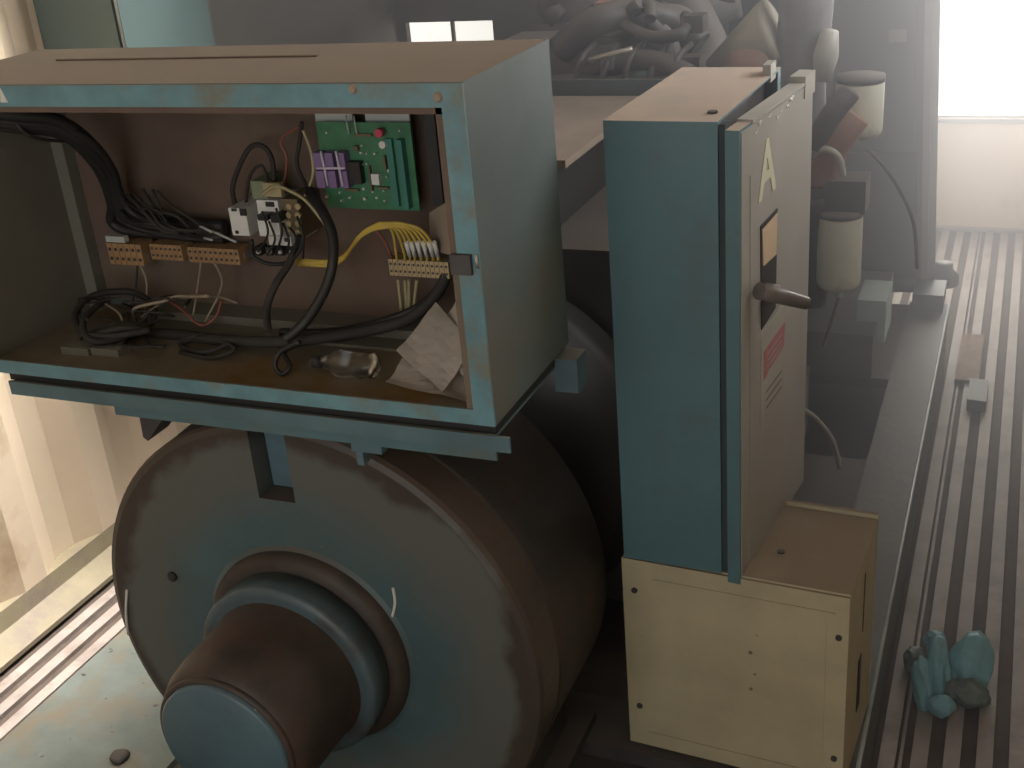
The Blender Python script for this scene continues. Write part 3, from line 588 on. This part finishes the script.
lab = dpoly([(761, 337), (785, 300), (783, 390), (760, 428)], .0010, 'warning_label', 'labelgrey')
dpoly([(763, 352), (784, 322), (783, 345), (763, 380)], .0006, 'red_panel', 'labelred', lab, .0011)
for k_ in range(4):
    y_ = 356 + k_ * 6; dpoly([(766, y_ - 2), (780, y_ - 22), (780, y_ - 20.5), (766, y_ - .5)], .0003, 'print_line', 'labelgrey', lab, .0018)
for k_ in range(3):
    y_ = 392 + k_ * 8; dpoly([(765, y_), (781, y_ - 22), (781, y_ - 21), (765, y_ + 1)], .0003, 'print_line', 'blackdust', lab, .0011)
ya, za = dpix(766, 200); yb, zb = dpix(767, 142)
tm = dm @ Matrix.Translation((DT + .0016, (ya + yb) / 2 + .002, (za + zb) / 2)) @ Matrix.Rotation(R(90), 4, 'Z') @ Matrix.Rotation(R(90), 4, 'X')
textmesh('letter_mark', 'A', abs(zb - za) * 1.35, tm, 'mark', dr_)
for pl in (((738, 205), (741, 228)), ((739, 196), (737, 210))):
    pass
rn = random.Random(5)
for k_ in range(9):
    y_ = .01 + rn.random() * .3; z_ = DH - rn.uniform(.006, .018); r_ = rn.uniform(.002, .005)
    MB().tube([dm @ Vector((DT + .001, y_ + t_ * .005, z_ + rn.uniform(-.003, .003))) for t_ in range(4)], r_ * .5, 6, r1=r_ * .2).build('paint_chip', 'chip', dr_)
yh, zh = dpix(765, 292); hp = dm @ Vector((DT, yh, zh)); nx = dm.to_3x3() @ Vector((1, 0, 0))
hd = MB(); hd.cyl(hp, hp + nx * .022, .014, .012, 16); hd.build('handle_boss', 'handle', dr_)
tip = CAM + ray(806, 303) * ((hp + nx * .03 - CAM).dot(Vector((0, 1, 0))) / ray(806, 303).y)
ys, zs = dpix(750, 290); st_ = dm @ Vector((DT + .014, ys, zs))
hl = MB(); hl.tube([st_, st_.lerp(tip, .5), tip], .0125, 12, smooth=False, r1=.0095); hl.build('door_handle', 'handle', dr_)
dbox(0, .003, .01, .02, DH * .80, DH * .86).build('hinge', 'steel', dr_); 

# ================================================================= ENGINE
en = thing('diesel_engine', (-.85, 2.8, .2), 'grimy dark diesel engine behind the two blue boxes, hoses and manifold on top', 'engine')
b = MB().box(-1.10, -.50, 1.95, 3.55, .35, .93); b.bevel(.03, 3).build('block', 'dark', en)
b = MB().box(-1.0, -.62, 1.95, 3.4, .2, .36); b.bevel(.03, 2).build('sump', 'dark', en)
# flat dusty cover
b = MB().box(-1.42, -.725, 1.93, 2.46, 1.086, 1.10); b.bevel(.003).build('top_cover', 'cover_dust', en)
b = MB().box(-1.30, -.80, 1.98, 2.42, .90, 1.084); b.build('cover_support', 'black', en)
for i in range(3):
    b = MB().box(-1.18, -.78, 2.52 + i * .33, 2.80 + i * .33, .93, 1.10 if i else 1.13); b.bevel(.025, 3).build('cylinder_head', 'engine_teal', en)
    b = MB().box(-1.13, -.84, 2.55 + i * .33, 2.77 + i * .33, 1.10, 1.19); b.bevel(.03, 3).build('rocker_cover', 'engine', en)
# turbo, manifold
tc_ = at(640, 45, 2.7)
b = MB(); b.lathe(tc_ + Vector((-.0, -.06, -.03)), (.25, 1, .12), [(0, 0), (.04, 0), (.065, .012), (.095, .03), (.10, .05), (.085, .075), (.05, .09), (.045, .15), (.08, .16), (.08, .2), (0, .21)], 28)
b.build('turbocharger', 'engine', en)
MB().tube([at(560, 50, 2.55), at(590, 25, 2.55), at(625, 14, 2.6), at(668, 20, 2.7), at(700, 45, 2.7)], .033, 12).build('intake_pipe', 'dark', en)
MB().tube([at(555, 80, 2.6), at(600, 68, 2.55), at(650, 60, 2.52), at(690, 75, 2.5)], .022, 10).build('coolant_pipe', 'dark', en)
MB().tube([at(590, 60, 2.5), at(612, 54, 2.48), at(632, 49, 2.5)], .006, 8).build('breather_tube', 'steel', en)
MB().tube([at(580, 26, 2.6), at(590, 24, 2.6), at(598, 10, 2.6)], .005, 8).build('fuel_line', 'steel', en)
MB().tube([at(648, 20, 2.6), at(662, 34, 2.58), at(672, 60, 2.55), at(680, 90, 2.5)], .013, 10).build('hose', 'engine', en)
MB().tube([at(690, 10, 2.9), at(705, 40, 2.85), at(712, 65, 2.8), at(700, 100, 2.7)], .05, 14).build('exhaust_elbow', 'engine', en)
MB().tube([at(735, 0, 3.0), at(690, 15, 2.95), at(640, 5, 2.95), at(590, -20, 3)], .045, 14).build('exhaust_manifold', 'engine', en)
MB().tube([at(560, 20, 2.9), at(548, 5, 2.9), at(556, -15, 2.9)], .03, 12).build('hose', 'dark', en)
MB().box(-1.08, -.75, 2.9, 3.4, 1.15, 1.30).bevel(.03, 3).build('air_manifold', 'engine', en)
for k_ in range(5):
    x_ = 575 + k_ * 24; MB().tube([at(x_, 88, 2.50), at(x_ + 6, 60 + (k_ % 2) * 8, 2.50), at(x_ + 20, 44, 2.56)], .007, 8).build('injector_line', 'dark', en)
MB().box(-1.15, -.64, 2.48, 2.52, 1.0, 1.13).bevel(.006).build('front_rail', 'engine_teal', en)
c = at(607, 12, 2.6); MB().box(c.x - .03, c.x + .02, c.y, c.y + .04, c.z - .01, c.z + .02).bevel(.004).build('sensor', 'copper', en)
rn = random.Random(11)
for k_ in range(16):
    x0, y0, Y0 = rn.uniform(556, 700), rn.uniform(-10, 80), rn.uniform(2.56, 2.95); P = [at(x0, y0, Y0)]
    for q_ in range(3): x0 += rn.uniform(-26, 34); y0 += rn.uniform(-20, 26); y0 = min(y0, 84); P.append(at(x0, y0, Y0 + rn.uniform(-.05, .05)))
    MB().tube(P, rn.uniform(.004, .014), 8).build('hose', rn.choice(['dark', 'engine', 'black']), en)
for k_ in range(7):
    c = at(rn.uniform(565, 700), rn.uniform(5, 80), rn.uniform(2.5, 2.8)); q_ = rn.uniform(.012, .03)
    MB().box(c.x - q_, c.x + q_, c.y, c.y + .05, c.z - q_ * .8, c.z + q_).bevel(.005).build('fitting', rn.choice(['dark', 'engine', 'dark', 'radiator']), en)
# tan cone duct and vertical exhaust
c0, c1 = at(716, 62, 2.6), at(776, 38, 2.6)
b = MB(); b.lathe(at(708, 66, 2.62), at(772, 36, 2.62) - at(708, 66, 2.62), [(0, 0), (.012, 0), (.075, .15), (.078, .165), (0, .17)], 24); b.build('air_cone', 'tan', en)
MB().lathe(at(728, 72, 2.6), at(772, 52, 2.6) - at(728, 72, 2.6), [(0, 0), (.03, 0), (.045, .03), (.05, .10), (0, .11)], 20).build('cone_clamp', 'copper', en)
MB().tube([at(808, -60, 2.6), at(806, 10, 2.6), at(800, 62, 2.6), at(800, 130, 2.6), at(806, 200, 2.6)], .055, 18).build('riser_pipe', 'engine', en)
MB().lathe(at(822, 80, 2.55), at(830, 30, 2.55) - at(822, 80, 2.55), [(0, 0), (.018, 0), (.026, .05), (.018, .10), (0, .105)], 14).build('relief_bulb', 'radframe', en)
# side pipework near the filters
MB().tube([at(818, 175, 2.42), at(826, 150, 2.40), at(838, 132, 2.39), at(854, 112, 2.40)], .046, 18, r1=.036).build('oil_elbow', 'copper', en)
MB().tube([at(812, 155, 2.36), at(824, 149, 2.35), at(838, 156, 2.35), at(843, 176, 2.36)], .007, 8).build('clamp_band', 'radframe', en)
MB().box(*(lambda a, c: (a.x, c.x, 2.38, 2.46, c.z, a.z))(at(812, 178, 2.4), at(866, 212, 2.4))).bevel(.008).build('filter_head', 'dark', en)
MB().tube([at(812, 195, 2.4), at(818, 235, 2.42), at(810, 300, 2.45)], .035, 12).build('side_pipe', 'dark', en)
MB().tube([at(812, 146, 2.36), at(834, 112, 2.36), at(850, 92, 2.38)], .022, 12).build('filter_head', 'dark', en)
MB().box(-.66, -.50, 2.3, 3.5, .55, .85).bevel(.02).build('side_casting', 'dark', en)
MB().box(-.50, -.30, 3.0, 3.5, .24, .36).bevel(.01).build('engine_foot', 'rail', en)
MB().box(-.62, -.40, 2.35, 2.60, .28, .44).bevel(.02).build('pump', 'dark', en)
b = MB(); p0, p1 = atz(859, 300, .42), atz(893, 281, .42)
b.box(min(p0.x, p1.x) - .004, max(p0.x, p1.x), p0.y - .0, p1.y, .30, .42); b.bevel(.006).build('mount_block', 'lightblue', en)
b = MB(); b.tube([at(868, 150, 2.7), at(885, 168, 2.7), at(902, 195, 2.72), at(914, 225, 2.75), at(917, 268, 2.8)], .0042, 8); b.build('fuel_hose', 'engine', en)
# filters
def can(px, ytop, ybot, Y, hw, label):
    a, c = at(px, ytop, Y), at(px, ybot, Y); r = (at(px + hw, ybot, Y).x - at(px - hw, ybot, Y).x) / 2; hgt = a.z - c.z
    t = thing('spin_on_filter', (c.x, Y, c.z), label, 'filter')
    MB().lathe((c.x, Y, c.z), (0, 0, 1), [(0, .004), (r * .5, .002), (r * .82, .0), (r * .97, .008), (r, .018), (r, hgt - .006), (r * .96, hgt), (0, hgt)], 36).build('can', 'filter', t)
    MB().lathe((c.x, Y, c.z + hgt), (0, 0, 1), [(0, -.002), (r * 1.02, -.002), (r * 1.02, .01), (0, .012)], 36).build('seal_ring', 'engine', t)
can(858, 80, 136, 2.45, 24, 'upper off-white spin-on filter beside the grey radiator panel')
can(838, 214, 286, 2.40, 22, 'lower off-white spin-on filter behind the tall box door handle')
wire([(842, 282, 2.4), (838, 300, 2.42), (824, 345, 2.5)], 0, .004, 'tanwire', 'drain_cable', 'pale drain line hanging under the lower filter')
c = at(839, 290, 2.38); tag(MB().lathe(c + Vector((0, 0, -.015)), (0, 0, 1), [(0, 0), (.008, 0), (.010, .02), (.006, .03), (0, .03)], 12).build('drain_tap', 'offwhite'), 'small pale drain tap under the lower filter', 'tap')
wire([(800, 408, 2.2), (815, 418, 2.25), (832, 440, 2.3), (840, 468, 2.3)], 0, .0055, 'radframe', 'hose_cable', 'faint grey hose arching down behind the tall box door')

# ================================================================= RADIATOR
rd = thing('radiator', (-.8, 3.8, .2), 'large grey radiator housing with a light right edge post, in front of the far wall', 'radiator')
lean = Matrix.Translation((-.194, 3.75, .2)) @ Matrix.Rotation(R(-2.6), 4, 'Y') @ Matrix.Translation((.194, -3.75, -.2))
def rb(*a, bev=0): 
    b_ = MB().box(*a)
    if bev: b_.bevel(bev)
    b_.bm.transform(lean); return b_
rb(-1.25, -.235, 3.77, 4.02, .2, 1.75).build('housing', 'radiator', rd)
rb(-.235, -.215, 3.735, 4.02, .2, 1.75, bev=.003).build('edge_post', 'radframe', rd)
rb(-.2165, -.194, 3.75, 3.76, .2, 1.75).build('edge_flange', 'radframe', rd)
rb(-.47, -.25, 3.755, 3.772, .25, .66, bev=.003).build('lower_panel', 'core', rd)
rb(-.41, -.26, 3.75, 3.772, .70, 1.5, bev=.003).build('side_panel', 'radiator', rd)
rb(-.335, -.285, 3.744, 3.751, .99, 1.025).build('small_plate', 'radframe', rd)
rb(-.60, -.57, 3.6, 3.77, .4, 1.6, bev=.004).build('shroud_bracket', 'radframe', rd)
rb(-1.2, -.50, 3.62, 3.77, .45, 1.45, bev=.02).build('fan_shroud', 'dark', rd)
# rubber foot / lifting lug at the skid end
b = MB().box(-.25, -.16, 3.60, 3.74, .2, .255); b.bevel(.015, 3)
tag(b.build('rubber_mount', 'black'), 'dark rubber mount at the radiator foot on the skid end', 'mount')
b = MB(); c = atz(943, 272, .24); b.lathe((c.x, c.y, .2), (0, 0, 1), [(0, 0), (.05, 0), (.05, .03), (.03, .05), (.03, .07), (0, .07)], 18)
tag(b.build('lifting_lug', 'rail'), 'worn round lifting lug at the far corner of the skid', 'lug')

# ================================================================= LEFT CABINET ON THE WALL
wc = thing('wall_cabinet', (-1.96, 2.3, 1.0), 'grey-teal cabinet on the left wall, its face seen above the open control cabinet', 'wall cabinet')
xa, xb = XL + .012, at(121, 20, 2.18).x
b = MB().box(xa, xb, 2.18, 2.5, 1.02, 1.95); b.bevel(.004).build('case', 'cabinet_teal', wc)
MB().box(xa + .012, xb - .012, 2.174, 2.181, 1.05, 1.93).bevel(.002).build('door', 'cabinet_teal', wc)
MB().tube([(xb - .004, 2.178, 1.03), (xb - .004, 2.178, 1.94)], .003, 6, smooth=False).build('edge_strip', 'radframe', wc)

# ================================================================= FLOOR ITEMS
gl = thing('rubber_glove', (-.03, 2.05, 0), 'crumpled pale blue rubber glove on the ribbed floor beside the skid', 'glove')
from mathutils import noise as mn
def blob(name, c, rad, rot, mtl, seed=0., amp=.2, fq=1.9, taper=0., crease=.14):
    b_ = MB(); bmesh.ops.create_icosphere(b_.bm, subdivisions=5, radius=1)
    for v in b_.bm.verts:
        p = v.co.copy(); n_ = p.normalized(); f = 1 + amp * mn.noise(p * fq + Vector((seed, seed * 2, 0)))
        f -= crease * max(0, .22 - abs(mn.noise(p * 1.5 + Vector((0, seed, seed * 3))))) ** 1.0
        f += .02 * mn.noise(p * 5 + Vector((seed, 0, 0)))
        k_ = 1 - taper * max(0, p.z) ** 1.3
        v.co = Vector((n_.x * rad[0] * f * k_, n_.y * rad[1] * f * k_, n_.z * rad[2] * f))
    for f_ in b_.bm.faces: f_.smooth = True
    b_.bm.transform(Matrix.Translation(c) @ Matrix.Rotation(R(rot[2]), 4, 'Z') @ Matrix.Rotation(R(rot[1]), 4, 'Y') @ Matrix.Rotation(R(rot[0]), 4, 'X'))
    return b_.build(name, mtl, gl)
U = (-52, 0, 0)
blob('palm', atz(971, 664, .042), (.045, .038, .068), (-38, 6, 0), 'glove', 3.7, taper=.3, amp=.14)
blob('finger', atz(938, 666, .050), (.023, .022, .066), (-50, -12, 0), 'glove', 4.1, taper=.1)
blob('finger', atz(923, 684, .032), (.021, .019, .054), (-50, -14, 0), 'glove', 6.6)
blob('finger', atz(935, 640, .066), (.022, .018, .020), (-40, 20, 0), 'glove', 9.2)
blob('cuff', atz(941, 706, .020), (.026, .024, .020), (0, 0, 15), 'glove', 2.7)
blob('fold', atz(970, 694, .024), (.038, .030, .026), (0, 0, -10), 'glovedirty', 5.5, crease=.3)
blob('fold', atz(914, 660, .022), (.022, .034, .024), (0, 0, 0), 'glovedirty', 7.5, crease=.3)
blob('fold', atz(952, 690, .020), (.018, .030, .020), (0, 0, 0), 'glovedirty', 8.5)
c = atz(976, 398, .0); b = MB().box(c.x - .022, c.x + .03, c.y - .09, c.y + .06, .0, .035); b.bevel(.006).jitter(.004, 30)
tag(b.build('metal_clamp', 'rail'), 'small rusty metal clamp on the ribbed floor beside the skid', 'clamp')
c = atz(969, 355, .0); b = MB().box(c.x - .03, c.x + .035, c.y - .22, c.y + .15, .0, .012); b.bevel(.004).jitter(.010, 12)
tag(b.build('rust_scrap', 'rusty'), 'flat flaking brown scrap lying across the floor ribs behind the clamp', 'scrap')
b = MB(); c = atz(120, 758, .2); b.lathe((c.x, c.y, .2), (0, 0, 1), [(0, .0), (.016, 0), (.018, .005), (.012, .010), (0, .006)], 14).jitter(.003, 60)  # dark raised ring stands in for a hole in the deck
tag(b.build('deck_hole_ring', 'dark'), 'small dark hole ring on the pale skid deck at bottom left', 'nut')

# ================================================================= HAZE VOLUME added for the window glare
m_ = bpy.data.materials.new('glare_haze'); m_.use_nodes = True; nt = m_.node_tree; nt.nodes.remove(nt.nodes['Principled BSDF'])
vs_ = nt.nodes.new('ShaderNodeVolumeScatter'); vs_.inputs['Color'].default_value = (.92, .93, 1, 1); vs_.inputs['Density'].default_value = .32; vs_.inputs['Anisotropy'].default_value = .6
nt.links.new(vs_.outputs[0], nt.nodes['Material Output'].inputs['Volume']); M['air'] = m_
hz = MB().box(-1.42, XR - .02, 1.46, 4.35, .02, ZC - .02).build('glare_haze', 'air'); hz['kind'] = 'stuff'; hz['label'] = 'faint haze volume added around the engine for the window glare'; hz['category'] = 'haze'
